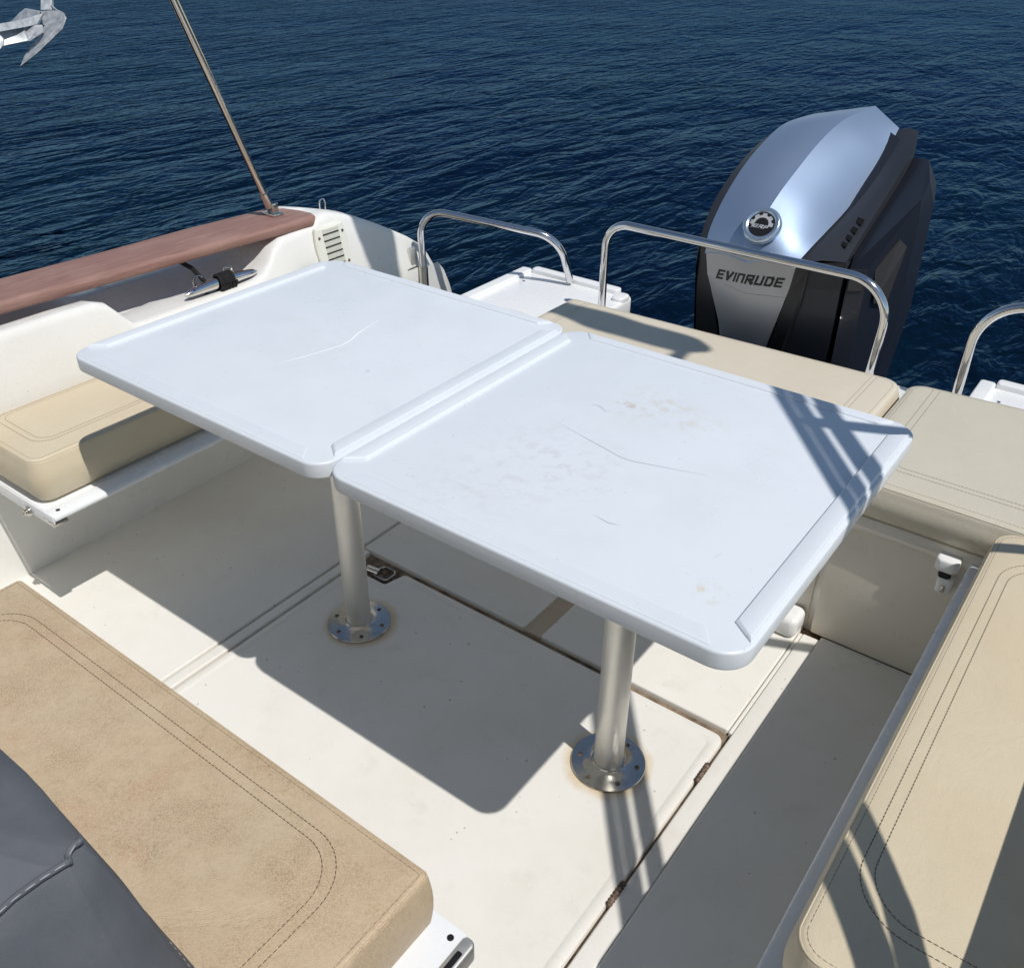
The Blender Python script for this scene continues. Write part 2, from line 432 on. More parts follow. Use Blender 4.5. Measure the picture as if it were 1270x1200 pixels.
# ------------------------------------------------------------------ cockpit tables
TZ = .793
def rimbar(bm, x0, x1, y0, y1, h, side):
    """raised rim running along one edge; its ends chamfer away before the corner"""
    def loop(ins, z, e): 
        a, b, c, d = x0+ins, x1-ins, y0+ins, y1-ins
        if side in 'lr':
            c += e; d -= e
            k = .024
            return [(a, c, z), (b, c+k, z), (b, d-k, z), (a, d, z)] if side == 'l' else [(a, c+k, z), (b, c, z), (b, d, z), (a, d-k, z)]
        a += e; b -= e; k = .022
        return [(a, c, z), (b, c, z), (b-k, d, z), (a+k, d, z)] if side == 'n' else [(a+k, c, z), (b-k, c, z), (b, d, z), (a, d, z)]
    loft(bm, [loop(0, TZ-.002, 0), loop(.001, TZ+h*.45, .001), loop(.003, TZ+h*.85, .003), loop(.006, TZ+h, .006)])
def make_table(x0, x1, lx, label, scr, near_r):
    t = thing('cockpit_table', label, 'table', (lx, 0, 0), 'white cockpit tables on pedestal legs')
    y0, y1 = -.377, .386
    bm = bmesh.new()
    slab(bm, x0, x1, y0, y1, TZ-.032, TZ, near_r, .0045, n=10, es=4)
    rimbar(bm, x0+.006, x0+.040, y0+.042, y1-.040, .0065, 'l')
    rimbar(bm, x1-.040, x1-.006, y0+.042, y1-.040, .0065, 'r')
    rimbar(bm, x0+.045, x1-.045, y0+.006, y0+.038, .0018, 'n')
    rimbar(bm, x0+.045, x1-.045, y1-.034, y1-.006, .004, 'f')
    build('tabletop', bm, M['table'], t, angle=24)
    bm = bmesh.new()
    lathe(bm, [(.0, .004), (.0315, .004), (.0322, .006), (.0322, .745), (.0, .745)], (lx, -.004, 0), n=48)
    build('leg', bm, M['alu'], t)
    bm = bmesh.new()
    lathe(bm, [(.0, TZ-.052), (.075, TZ-.052), (.082, TZ-.046), (.082, TZ-.0372), (.0, TZ-.0372)], (lx, -.004, 0), n=40)
    build('top_socket', bm, M['alu'], t)
    bm = bmesh.new()
    lathe(bm, [(0, .0006), (.0820, .0006), (.0825, .0025), (.0815, .0042), (.060, .0056), (.043, .0072), (.0375, .0105), (.0362, .014), (.0345, .0145), (0, .0145)], (lx, -.004, 0), n=64)
    fl = build('floor_flange', bm, M['steelr'], t)
    for k in range(6):
        a = R(20+60*k); bm = bmesh.new()
        lathe(bm, [(0, 0), (.0052, 0), (.0058, .0006), (.0050, .0018), (.0022, .0022), (.0018, .0012), (0, .0012)], (lx+.064*math.cos(a), -.004+.064*math.sin(a), .0048), n=14)
        build('screw', bm, M['rust'], fl)
    for pts, mm, wd in scr:
        bm = bmesh.new(); P = [Vector((*p, TZ+.0006)) for p in pts]; row = []
        for i, p in enumerate(P):
            d = (P[min(i+1, len(P)-1)]-P[max(i-1, 0)]).normalized(); s = Vector((-d.y, d.x, 0))*wd*(.25 if i in (0, len(P)-1) else 1)
            row.append([p-s, p+s])
        quads(bm, row); build('scratch', bm, M[mm], t, smooth=False)
    return t
SCR1 = [([(-.010, -.147), (.006, -.095), (.019, -.045), (.029, .004), (.024, .035), (.010, .071), (-.005, .151)], 'scratch', .0017), ([(.16, -.06), (.163, -.052)], 'scratchd', .002)]
SCR2 = [([(.592, 0), (.668, -.017), (.745, -.035), (.768, -.034), (.816, -.020), (.892, .002)], 'scratchd', .00035), ([(.60, .10), (.615, .103), (.64, .09)], 'scratchd', .0005), ([(1.00, -.20), (1.005, -.18)], 'scratchd', .0008), ([(.55, -.27), (.60, -.268)], 'scratchd', .0004), ([(.80, -.21), (.83, -.215), (.85, -.21)], 'scratchd', .0004)]
make_table(-.397, .3612, -.006, 'left white cockpit table, the one marked with a curved white scratch', SCR1, .045)
make_table(.3652, 1.1265, .759, 'right white cockpit table with light brown stains and strap shadows on its far corner', SCR2, .048)

# ------------------------------------------------------------------ boat hull (coaming, rails, platforms, transom)
hull = thing('boat_hull', 'white moulded boat hull with high cockpit sides around the tables', 'boat', (0, 0, 0))
def coaming(bm, mir=None):
    rows = []
    def sec(y, xt, zt, xs, zs, x4, z4, x5, z5, x6, hx=-1.33):
        p = [(-.88, -.05), (-.88, .06), (-.88, .33), (-.876, .42), (xt+.028, zt-.10 if zt > .3 else zt-.02), (xt+.006, zt-.022), (xt+.001, zt-.008), (xt-.008, zt-.001), (xt-.02, zt),
             (xs+.012, zs+.001), (xs, zs-.003), ((xs+x4)/2, (zs+z4)/2-.002), (x4, z4), ((x4*.6+x5*.4), z4*.6+z5*.4-.006), (x5+.008, z5-.003), (x5, z5), (x6, z5), (x6-.01, z5-.008), (hx, .2 if z5 > .4 else z5-.1), (hx+.06, -.55)]
        p = [(a, min(b, zt-.015*(4-i)) if 1 < i < 4 else b) for i, (a, b) in enumerate(p)]
        rows.append([(a, y, b) for a, b in p])
    hi = dict(xt=-.925, zt=.665, xs=-.995, zs=.66, x4=-1.05, z4=.612, x5=-1.19, z5=.645, x6=-1.24)
    for y in (-2.6, -1.6, -.8, -.3, -.12): sec(y, **hi)
    sec(-.02, -.922, .664, -.995, .657, -1.05, .61, -1.18, .635, -1.23)
    sec(.012, -.915, .655, -.995, .645, -1.045, .60, -1.17, .62, -1.22)
    sec(.045, -.903, .615, -.997, .607, -1.04, .575, -1.16, .607, -1.21)
    sec(.068, -.895, .587, -1.0, .583, -1.035, .562, -1.15, .603, -1.2)
    sec(.09, -.892, .580, -1.0, .578, -1.035, .557, -1.15, .602, -1.2)
    for y in (.2, .32, .42): sec(y, -.892, .58, -.993-.03*(y < .3), .578, -1.03, .556, -1.15, .602, -1.2)
    sec(.50, -.895, .582, -.985, .580, -1.02, .562, -1.15, .604, -1.2)
    sec(.545, -.90, .592, -.978, .590, -1.01, .580, -1.13, .612, -1.19)
    sec(.58, -.91, .618, -.975, .616, -1.01, .612, -1.12, .632, -1.19)
    sec(.61, -.918, .652, -.98, .652, -1.01, .65, -1.11, .66, -1.185)
    sec(.65, -.924, .674, -.985, .674, -1.01, .674, -1.11, .676, -1.18)
    sec(.70, -.926, .678, -.985, .678, -1.01, .678, -1.10, .678, -1.17)
    sec(.795, -.928, .682, -.985, .682, -1.01, .682, -1.09, .682, -1.15)
    sec(.815, -.928, .706, -.985, .71, -1.01, .711, -1.08, .708, -1.12)
    for y, z in ((.86, .710), (.93, .690), (1.0, .660), (1.08, .622), (1.16, .580), (1.24, .536), (1.30, .496), (1.345, .45), (1.38, .395), (1.41, .33), (1.43, .27), (1.445, .20)):
        w_ = (y-.86)/.585
        sec(y, -.928, z, -.985+.012*w_, z+.002, -1.0+.016*w_, z+.001, -1.04+.03*w_, z-.006, -1.065+.035*w_, -1.24+.16*w_)
    sec(1.45, -.93, .02, -.96, .02, -.97, .0, -1.0, -.02, -1.03, -1.07)
    if mir is not None: rows = [[(mir-a, y, z) for a, y, z in r] for r in rows]
    quads(bm, rows)
bm = bmesh.new(); coaming(bm); 
cm = build('side_coaming', bm, M['gel'], hull, angle=60)
bm = bmesh.new()
rows = []
for y in (-2.6, .66, .80, 1.0, 1.2, 1.35):
    zt = .70 if y < .9 else .66-.25*(y-1.0) if y > 1 else .68
    rows.append([(x, y, z) for x, z in ((1.66, -.05), (1.66, .36), (1.625, .43), (1.590, zt-.03), (1.586, zt-.012), (1.598, zt+.008), (1.70, zt+.008), (1.80, zt-.01), (1.96, zt-.02), (2.0, zt-.04), (2.06, .1), (2.0, -.55))])
quads(bm, rows); cs = build('side_coaming', bm, M['gel'], hull, angle=60)
bm = bmesh.new()
box(bm, -.92, .30, -1.86, -1.80, -.02, 2.15, .01); box(bm, .30, 1.66, -1.86, -1.80, 1.95, 2.15, .01); box(bm, 1.10, 1.66, -1.86, -1.80, -.02, 1.95, .01)
box(bm, -.95, 1.70, -3.0, -1.72, 2.15, 2.22, .02)
build('sky_blocker_wall', bm, M['greygel'], hull)  # unseen wall and roof added behind the camera to block sky and bounce light
bm = bmesh.new(); box(bm, -.92, 1.66, -3.0, -2.9, -.02, 2.15); box(bm, -.92, -.88, -2.9, -1.86, -.02, 2.15); box(bm, 1.62, 1.66, -2.9, -1.86, -.02, 2.15); build('sky_blocker_side', bm, M['greygel'], hull)  # unseen rear and side walls that close the added sky blocker
# aft end of the quarter closed
bm = bmesh.new()
prism(bm, [(-.93, 1.449, .0), (-1.03, 1.449, -.02), (-1.07, 1.449, -.1), (-1.01, 1.449, -.55), (-.88, 1.449, -.55)], (0, .004, 0)); build('quarter_end', bm, M['gel'], hull)
# wood rails
def rail(xi0, xo0, xi1, xo1, y0, y1, mir=None):
    bm = bmesh.new(); L = []
    for z, e in ((.680, .005), (.685, .001), (.700, 0.0), (.708, .002), (.7125, .008), (.714, .016)):
        pts = []
        n = 12
        def lerp(y): return (y+.23)/.99
        inner = [(-1.0+.070*lerp(y)-e, y) for y in [y0+(y1-.10-y0)*k/n for k in range(n+1)]]
        outer = [(-1.185+.065*lerp(y)-.012*math.sin(max(0, min(1, (y-.2)/.6))*math.pi)+e, y) for y in [y1-.10-(y1-.10-y0)*k/n for k in range(n+1)]]
        end = [(-.928-e*1.2, y1-.035), (-.938-e, y1-.012-e*.5), (-.965, y1-e), (-1.02, y1-.005-e), (-1.085+e, y1-.022-e)]
        pts = inner+end+outer
        L.append([((mir-x) if mir is not None else x, y, z) for x, y in pts])
    loft(bm, L); return build('wooden_rail', bm, M['wood'], hull, angle=50)
rail(0, 0, 0, 0, -2.6, .825)
rail(0, 0, 0, 0, -2.6, .825, mir=.735)
# eye loop behind the rail
bm = bmesh.new(); tube(bm, fillet([(-1.05, .935, .68), (-1.05, .935, .715), (-1.05, .96, .715), (-1.05, .96, .675)], .014, 6), .0028, 8)
build('eye_loop', bm, M['steel'], hull)
# transom, aft deck, platforms
bm = bmesh.new()
box(bm, -.125, 1.655, .70, 1.20, -.02, .405, .006)
box(bm, -.125, 1.655, 1.19, 1.40, -.5, .403, .012)
build('aft_deck', bm, M['gel'], hull)
bm = bmesh.new()
box(bm, -.90, -.128, .72, .80, -.05, .395, .008)
box(bm, -.60, -.128, .79, 1.38, -.3, .37, .01)
build('boarding_step', bm, M['gel'], hull)
def platform(x0, x1, y0, y1, z, mirror=False):
    bm = bmesh.new()
    slab(bm, x0, x1, y0, y1, z-.09, z-.012, (.02, .02, .045, .03), .012, n=8)
    # raised lips: side and aft, the aft one notched near the corner
    a, b = (x0, x0+.045)
    slab(bm, a, b, y0, y1-.03, z-.03, z+.003, .012, .006)
    slab(bm, x0+.045, x1-.055, y1-.042, y1-.002, z-.03, z+.006, .014, .006)
    slab(bm, x1-.05, x1-.002, y1-.10, y1-.03, z-.03, z+.001, .02, .006)
    o = build('swim_platform', bm, M['gelwhite'], hull, angle=40)
    bm = bmesh.new(); lathe(bm, [(0, 0), (.006, 0), (.005, .002), (0, .0025)], (x0+.075, y1-.13, z-.012), n=16); build('screw', bm, M['steelr'], o)
platform(-.612, -.128, .82, 1.575, .402)
platform(1.050, 1.65, 1.401, 1.620, .40)
# vent grille
t = thing('vent_grille', 'cream louvred engine-room vent on the inner side at the stern corner', 'vent', (-.92, .88, .62))
def ventp(u, v, d=0.0):          # u along y, v up; follows the coaming face
    return Vector((-.8835+d-.20*v, .778+u, .52+v))
bm = bmesh.new()
W, H = .122, .155
out = []
def vent_loop(e, d):
    pts = []
    for k in range(9): pts.append((e+.010*math.cos(math.pi*(k/8-.5))*-1, e+(H-2*e)*k/8))
    L = [(x, y) for x, y in pts][::-1]
    Rr = [(W-e+.010*math.cos(math.pi*(k/8-.5)), e+(H-2*e)*k/8) for k in range(9)]
    return [ventp(x, y, d) for x, y in L+Rr]
loft(bm, [vent_loop(0, -.004), vent_loop(0, .004), vent_loop(.004, .008), vent_loop(.014, .008)])
vg = build('frame', bm, M['vent'], t)
for k in range(6):
    v0 = .028+k*.0205
    bm = bmesh.new(); prism(bm, [ventp(.026, v0, .0100), ventp(W-.026, v0, .0100), ventp(W-.024, v0+.0030, .0088), ventp(.024, v0+.0030, .0088)], (.0008, 0, 0)); build('louvre_slot', bm, M['slot'], t, smooth=False)
    bm = bmesh.new(); prism(bm, [ventp(.026, v0+.0035, .0086), ventp(W-.026, v0+.0035, .0086), ventp(W-.026, v0+.018, .0135), ventp(.026, v0+.018, .0135)], (-.004, 0, -.001)); build('louvre', bm, M['vent'], t)
for u, v0 in ((.008, .125), (.114, .128), (.008, .03), (.114, .028)):
    bm = bmesh.new(); lathe(bm, [(0, 0), (.0052, 0), (.0045, .0022), (0, .003)], ventp(u, v0, .008), (1, 0, .1), n=14); build('screw', bm, M['rust'], t)
# small latch plate hidden behind the table corner
t = thing('catch_bracket', 'small stainless catch on the white coaming beside the vent', 'bracket', (-.90, .70, .545))
bm = bmesh.new(); box(bm, -.912, -.872, .675, .745, .53, .566, .003); build('body', bm, M['steelr'], t)
bm = bmesh.new(); box(bm, -.871, -.866, .70, .704, .53, .572); build('tongue', bm, M['steel'], t)

# mooring cleat + rope
t = thing('mooring_cleat', 'polished steel mooring cleat on the starboard coaming wound with black rope', 'cleat', (-.95, .42, .58))
A = Vector((-.925, .265, .605)); B = Vector((-.925, .535, .605)); Cc = (A+B)/2
bm = bmesh.new(); P = [A.lerp(B, k/16)+Vector((0, 0, -.006*abs(k/8-1)**2)) for k in range(17)]
rs = [q*1.22 for q in [.004, .0085, .0100, .011, .012, .013, .0135, .014, .014, .014, .0135, .013, .012, .011, .0100, .0085, .004]]
tube(bm, P, rs, 16); build('horn_bar', bm, M['steel'], t)
for s in (-1, 1):
    bm = bmesh.new(); tube(bm, [Cc+Vector((-.005, s*.045, -.005)), Cc+Vector((-.03, s*.052, -.027))], [.009, .010], 12); build('foot', bm, M['steel'], t)
    bm = bmesh.new(); tube(bm, fillet([(-.955, .40+s*.055-.02, .582), (-.965, .40+s*.055-.02, .628), (-.965, .40+s*.055+.012, .628), (-.955, .40+s*.055+.015, .582)], .012, 6), .004, 8); build('guide_loop', bm, M['steelr'], t)
bm = bmesh.new()
for k in range(6):
    y = .385+k*.0095; ring = [(-.925+.023*math.cos(a), y+.004*math.sin(a*.5+k), .604+.023*math.sin(a)) for a in [2*math.pi*j/14 for j in range(15)]]
    tube(bm, ring, .0058, 8)
tube(bm, fillet([(-.935, .395, .605), (-.955, .365, .600), (-.985, .345, .648), (-1.02, .325, .670), (-1.10, .28, .662), (-1.22, .20, .64), (-1.32, .10, .50)], .02, 5), .0075, 10)
tag(build('mooring_rope', bm, M['rope']), 'black mooring rope coiled on the steel cleat and running out under the wooden rail', 'rope')

# ------------------------------------------------------------------ fold-down side benches
def bench(name_label, x_wall, x_front, y0, y1, s, lab_group=None):
    t = thing('folding_bench', name_label, 'bench', ((x_wall+x_front)/2, y0, .36), lab_group)
    bm = bmesh.new(); a, b = sorted((x_wall, x_front-s*.03)); box(bm, a, b, y0+.004, y1, .352, .374, .002); build('seat_board', bm, M['seatedge'], t)
    bm = bmesh.new()
    # rounded aluminium front profile
    prof = [(.0, .362), (.025, .361), (.0295, .365), (.030, .371), (.0275, .376), (.022, .3785), (.0, .379), (-.014, .379), (-.014, .362)]
    loft(bm, [[(x_front-s*.030+s*px_, y, z) for px_, z in prof] for y in (y0, y1)])
    build('front_profile', bm, M['seatedge'], t, angle=60)
    bm = bmesh.new(); a, b = sorted((x_wall, x_front)); box(bm, a, b-.003 if s > 0 else b, y0-.004, y0, .346, .3795, .0015); build('end_profile', bm, M['seatedge'], t)
    bm = bmesh.new(); lathe(bm, [(0, 0), (.0055, 0), (.005, .001), (.002, .0014), (0, .0006)], (x_front-s*.022, y0+.022, .3785), n=16); build('screw', bm, M['black'], t)
    bm = bmesh.new(); a, b = sorted((x_front+s*.002, x_front-s*.05)); box(bm, a, b, y0-.006, y0+.03, .3545, .3605, .002); build('corner_cap', bm, M['steelr'], t)
    bm = bmesh.new(); lathe(bm, [(0, 0), (.013, 0), (.013, .006), (.008, .007), (.008, .013), (.004, .014), (0, .010)], (x_front-s*.115, y0-.004, .352), (0, -1, 0), n=18); build('pivot_bolt', bm, M['steelr'], t)
    return t
bench('white fold-down bench on the far left side carrying a cream cushion under the table edge', -.88, -.500, -.462, .69, 1)
bench('white fold-down bench on the right side, edge running beneath the long tan cushion', 1.655, 1.2555, -.78, .655, -1)
# near bench (foreground) with steel end profile
t = thing('foreground_bench', 'white bench board with a dark metal end strip below the worn tan foreground cushion', 'bench', (.4, -.8, .36))
bm = bmesh.new(); box(bm, -.20, .914, -1.30, -.672, .352, .380, .0015); build('seat_board', bm, M['seatedge'], t)
bm = bmesh.new(); slab(bm, .9135, .9335, -1.3, -.676, .350, .386, (.002, .010, .010, .006), .004); ep = build('end_strip', bm, M['darkface'] if False else M['alu'], t)
bm = bmesh.new(); slab(bm, .919, .928, -1.3, -.700, .384, .3866, .003, .0006); build('strip_slot', bm, M['black'], ep)
bm = bmesh.new(); lathe(bm, [(0, 0), (.0052, 0), (.0048, .001), (.002, .0014), (0, .0006)], (.897, -.690, .380), n=16); build('screw', bm, M['black'], t)
bm = bmesh.new(); box(bm, -.15, .80, -1.28, -.78, -.0, .352, .01); build('base', bm, M['gel'], t)

# ------------------------------------------------------------------ cushions
def cushion(label, x0, x1, y0, y1, z0, z1, rad, edge, mt, stitch=None, thr='thread', warp=None, crown=.006, belly=.008, group='tan vinyl cockpit cushions', seam=True, seams=()):
    t = thing('seat_cushion', label, 'cushion', ((x0+x1)/2, (y0+y1)/2, z0), group)
    bm = bmesh.new(); L = []
    half = min(x1-x0, y1-y0)/2
    def add(ins, z):
        L.append([(p[0], p[1], z) for p in rrect(x0, x1, y0, y1, rad, ins, 8)])
    H = z1-z0
    add(.012+belly, z0+.0); add(.004+belly*.3, z0+.004); add(0, z0+.014)
    for k in range(1, 6):
        q = k/6; add(-belly*math.sin(math.pi*q)+0*q, z0+.014+(H-.014-edge)*q)
    for k in range(5):
        a = math.pi/2*k/4; add(edge*(1-math.cos(a)), z1-edge+edge*math.sin(a))
    for tt in (.10, .22, .4, .6, .8, .97): add(edge+(half-edge)*tt*.98, z1+crown*(1-(1-tt)**2.4))
    def wob(p):
        x, y, z = p
        if z > z0+.01:
            dz = .0018*math.sin(x*13+y*5)+.0014*math.sin(y*19-x*9)+.0008*math.sin(x*47+2*math.sin(y*11))
            z += dz
        return warp(x, y, z) if warp else (x, y, z)
    loft(bm, [[wob(p) for p in l] for l in L]); bmesh.ops.recalc_face_normals(bm, faces=bm.faces[:]); bvh = BVHTree.FromBMesh(bm); body = build('cover', bm, mt, t, angle=75)
    def top(x, y):
        d = min(x-x0, x1-x, y-y0, y1-y); tt = max(0, (d-edge)/((half-edge)*.98)); tt = min(tt, 1)
        return z1+crown*(1-(1-tt)**2.4)+.0018*math.sin(x*13+y*5)+.0014*math.sin(y*19-x*9)+.0008*math.sin(x*47+2*math.sin(y*11))
    if seam:
        # welted seam where the top panel meets the sides
        bm = bmesh.new(); ins = edge*.30; zz = z1-edge*.30-.0002
        pts = [wob((p[0], p[1], zz)) for p in rrect(x0, x1, y0, y1, rad, ins, 8)]
        tube(bm, pts+[pts[0]], .0016, 6, cap=False)
        build('seam', bm, mt, t)
        bm = bmesh.new(); pts = [wob((p[0], p[1], z1-.0004+.0005)) for p in rrect(x0, x1, y0, y1, rad, edge*1.15, 8)]
        dashes(bm, pts, closed=True, dash=.0075, gap=.0006, wid=.0005); build('seam_stitching', bm, M['thread2'], t, smooth=False)
    for lines in (stitch or []):
        bm = bmesh.new()
        pts = []
        P = [Vector((q[0], q[1], 0)) for q in lines]
        for a, b in zip(P, P[1:]):
            n = max(1, int((b-a).length/.02))
            for k in range(n): pts.append(a.lerp(b, k/n))
        pts.append(P[-1])
        pts = [warp(q.x, q.y, .6) if warp else (q.x, q.y, .6) for q in pts]
        pts = [(q[0], q[1], bvh.ray_cast(Vector((q[0], q[1], .8)), Vector((0, 0, -1)))[0].z+.0004) for q in pts]
        dashes(bm, pts, dash=.0065, gap=.0014, wid=.00065, hgt=.0008)
        build('stitching', bm, M[thr], t, smooth=False)
    return t
def ring(x0, x1, y0, y1, r): 
    p = rrect(x0, x1, y0, y1, r, 0, 10); return p+[p[0]]
cushion('worn, dirty tan vinyl cushion in the near left foreground with dark double stitching', -.172, .868, -1.28, -.690, .382, .500, .010, .009, M['vinyl_near'],
        [ring(-.115, .785, -1.22, -.735, .085), ring(-.098, .768, -1.203, -.752, .072)], belly=.005)
cushion('cream cushion on the left fold-down bench, half in the table shadow', -.860, -.556, -.452, .66, .381, .497, .035, .011, M['vinyl_side'],
        [ring(-.845, -.622, -.395, .60, .045), ring(-.832, -.634, -.380, .585, .036)], thr='thread2', crown=.004)
cushion('long tan cushion lying on the right fold-down bench, with curved double stitching', 1.290, 1.612, -.500, .628, .381, .500, .045, .010, M['vinyl_side'],
        [ring(1.325, 1.585, -.405, .535, .085), ring(1.342, 1.568, -.386, .512, .072)])
def warp_aft(x, y, z):
    if y > .9: y += (y-.9)/.35*(.075*math.sin(math.pi*min(max((x+.14)/1.2, 0), 1))**.8)
    return (x, y, z)
cushion('wide cream cushion across the stern behind the tables, in front of the outboard motor', -.150, .918, .645, 1.185, .405, .500, (.02, .02, .05, .02), .016, M['vinyl_aft'],
        [[(-.085, .68), (-.085, 1.16)], [(-.072, .68), (-.072, 1.16)], [(.835, .68), (.835, 1.16)], [(.848, .68), (.848, 1.16)]], thr='thread2', warp=warp_aft, crown=.002)
cushion('greenish cream stern cushion at the right edge with rounded stitching', .932, 1.64, .645, 1.225, .405, .500, (.02, .02, .03, .05), .016, M['vinyl_aft_r'],
        [fillet([(.995, 1.20, 0), (.995, .735, 0), (1.60, .735, 0)], .06, 10), fillet([(1.012, 1.20, 0), (1.012, .752, 0), (1.60, .752, 0)], .05, 10)], thr='thread2', warp=lambda x, y, z: (x, y+(.05*(x-.93)/.7 if y > 1 else 0), z), crown=.003)

# ------------------------------------------------------------------ aft locker with door, ledge and latch
t = thing('aft_locker', 'cream locker front below the stern cushions with a white latch at its top corner', 'locker', (1.3, .67, 0))
bm = bmesh.new(); box(bm, .955, 1.66, .672, .70, .004, .352, .003); build('door', bm, M['greygel'], t)
bm = bmesh.new(); box(bm, -.12, 1.66, .655, .705, .358, .402, .006); build('ledge', bm, M['greygel'], t)
bm = bmesh.new(); box(bm, -.12, .935, .690, .712, .0, .356, .003); build('side_panel', bm, M['greygel'], t)
lt = None
bm = bmesh.new(); slab(bm, 1.190, 1.240, .622, .672, .352, .384, .014, .006); lt = build('latch', bm, M['gelwhite'], t)
bm = bmesh.new(); lathe(bm, [(0, 0), (.014, 0), (.014, .010), (.011, .013), (0, .013)], (1.215, .655, .333), (0, -1, 0), n=26); build('latch_knob', bm, M['black'], lt)
bm = bmesh.new(); slab(bm, 1.203, 1.238, .640, .672, .283, .326, .010, .005); build('catch', bm, M['gelwhite'], lt)
bm = bmesh.new(); box(bm, 1.217, 1.225, .636, .642, .290, .308, .002); build('catch_pin', bm, M['steelr'], lt)
# white moulded step beside the locker
bm = bmesh.new(); slab(bm, .62, .933, .612, .690, .001, .062, (.012, .02, .02, .012), .016, es=5)
tag(build('moulded_step', bm, M['gelwhite']), 'small white rounded block on the floor against the stern locker', 'step')

# ------------------------------------------------------------------ stern handrails
def handrail(label, pts, rad, parts=True, r=.0125):
    t = thing('handrail', label, 'handrail', pts[0], 'stainless stern handrails')
    bm = bmesh.new(); tube(bm, fillet(pts, rad, 14), r, 18); build('tube', bm, M['steel'], t)
    return t
h1 = handrail('left stainless handrail hinged to the white stern corner, its free end above the swim platform',
         [(-.862, 1.25, .32), (-.872, 1.25, .648), (-.40, 1.47, .575), (-.375, 1.515, .405)], [.085, .13], r=.0135)
bm = bmesh.new(); tube(bm, [(-.862, 1.25, .30), (-.8655, 1.25, .43)], .018, 18); build('hinge_sleeve', bm, M['steelr'], h1)
bm = bmesh.new(); box(bm, -.896, -.884, 1.175, 1.25, .335, .43, .003); build('hinge_plate', bm, M['steelr'], h1)
bm = bmesh.new(); box(bm, -.915, -.893, 1.215, 1.252, .43, .50, .008); build('backing_tab', bm, M['alu'], h1)
h2 = handrail('middle stainless handrail arching across the stern in front of the outboard motor',
         [(-.135, 1.35, .36), (-.135, 1.35, .712), (.80, 1.35, .708), (.785, 1.35, .36)], [.085, .12], r=.0135)
h3 = handrail('right stainless handrail cut off by the right edge of the picture',
         [(1.03, 1.35, .36), (1.03, 1.35, .725), (1.90, 1.35, .725), (1.90, 1.35, .36)], [.13, .12], r=.0135)
for hh, xs in ((h2, (-.135, .785)), (h3, (1.03, 1.90))):
    for x in xs:
        bm = bmesh.new(); lathe(bm, [(0, .400), (.032, .400), (.032, .404), (.018, .410), (.0136, .412), (0, .412)], (x, 1.35, 0), n=26); build('base_flange', bm, M['steelr'], hh)

# ------------------------------------------------------------------ outboard motor
mo = thing('outboard_motor', 'silver and black outboard motor mounted behind the stern, lettering on its front', 'motor', (.33, 1.6, 0))
rowsL = [(.155, 1.50, .645), (.147, 1.535, .70), (.147, 1.62, .783), (.147, 1.75, .862), (.147, 1.90, .915), (.150, 2.05, .945), (.19, 2.20, .957)]
rowsC = [(.318, 1.462, .655), (.322, 1.50, .735), (.328, 1.60, .812), (.332, 1.73, .873), (.336, 1.90, .937), (.345, 2.08, .978), (.370, 2.30, .990)]
rowsR = [(.475, 1.475, .668), (.482, 1.55, .695), (.487, 1.66, .722), (.492, 1.80, .757), (.495, 1.95, .812), (.494, 2.09, .872), (.482, 2.245, .938)]
def crv(rows, t):
    x = t*(len(rows)-1); i = min(int(x), len(rows)-2); f = x-i
    p = [Vector(rows[max(i-1, 0)]), Vector(rows[i]), Vector(rows[i+1]), Vector(rows[min(i+2, len(rows)-1)])]
    return .5*((2*p[1])+(p[2]-p[0])*f+(2*p[0]-5*p[1]+4*p[2]-p[3])*f*f+(3*p[1]-p[0]-3*p[2]+p[3])*f**3)
bm = bmesh.new(); G = []
for k in range(25):
    t_ = k/24; l, c_, r_ = crv(rowsL, t_), crv(rowsC, t_), crv(rowsR, t_)
    row = []
    for j in range(7): q = j/6; row.append(l.lerp(c_, q)+Vector((0, 0, .012*math.sin(math.pi*q)*min(1, (1-t_)*5))))
    for j in range(1, 8): q = j/7; row.append(c_.lerp(r_, q)+Vector((.0, 0, .016*math.sin(math.pi*q)*min(1, (1-t_)*5))))
    G.append(row)
quads(bm, G)
# thickness: skirt below
und = [[p+Vector((0, 0, -.02)) for p in row] for row in G]
quads(bm, und[::-1])
bmesh.ops.remove_doubles(bm, verts=bm.verts[:], dist=1e-5)
build('silver_cowl', bm, M['silver'], mo, angle=14)
# dark side bands
bandR = [(.612, 1.50, .690), (.606, 1.56, .705), (.602, 1.66, .742), (.600, 1.80, .800), (.598, 1.95, .868), (.592, 2.06, .915), (.560, 2.20, .945)]
bandL = [(.128, 1.51, .645), (.120, 1.54, .695), (.112, 1.63, .775), (.112, 1.76, .845), (.116, 1.90, .895), (.125, 2.05, .925), (.16, 2.20, .94)]
bm = bmesh.new(); quads(bm, [[crv(rowsR, k/24)+Vector((-.004, 0, -.006)), crv(rowsR, k/24)+Vector((.006, 0, -.004)), crv(rowsR, k/24).lerp(crv(bandR, k/24), .5)+Vector((0, 0, .006)), crv(bandR, k/24), crv(bandR, k/24)+Vector((.002, .002, -.035)), crv(bandR, k/24)+Vector((-.04, .0, -.05))] for k in range(25)])
sb = build('side_band', bm, M['darkpaint'], mo, angle=30)
for k in range(4):
    q = .20+k*.058; a = crv(rowsR, q).lerp(crv(bandR, q), .70); b = crv(rowsR, q+.034).lerp(crv(bandR, q+.034), .70)
    d = Vector((.015, -.012, .001)); bm = bmesh.new(); up = Vector((.0, 0, .0062))
    prism(bm, [a-d+up, a+d+up, b+d*.9+up, b-d*.9+up], (0, 0, -.004)); build('intake_slot', bm, M['slot'], sb, smooth=False)
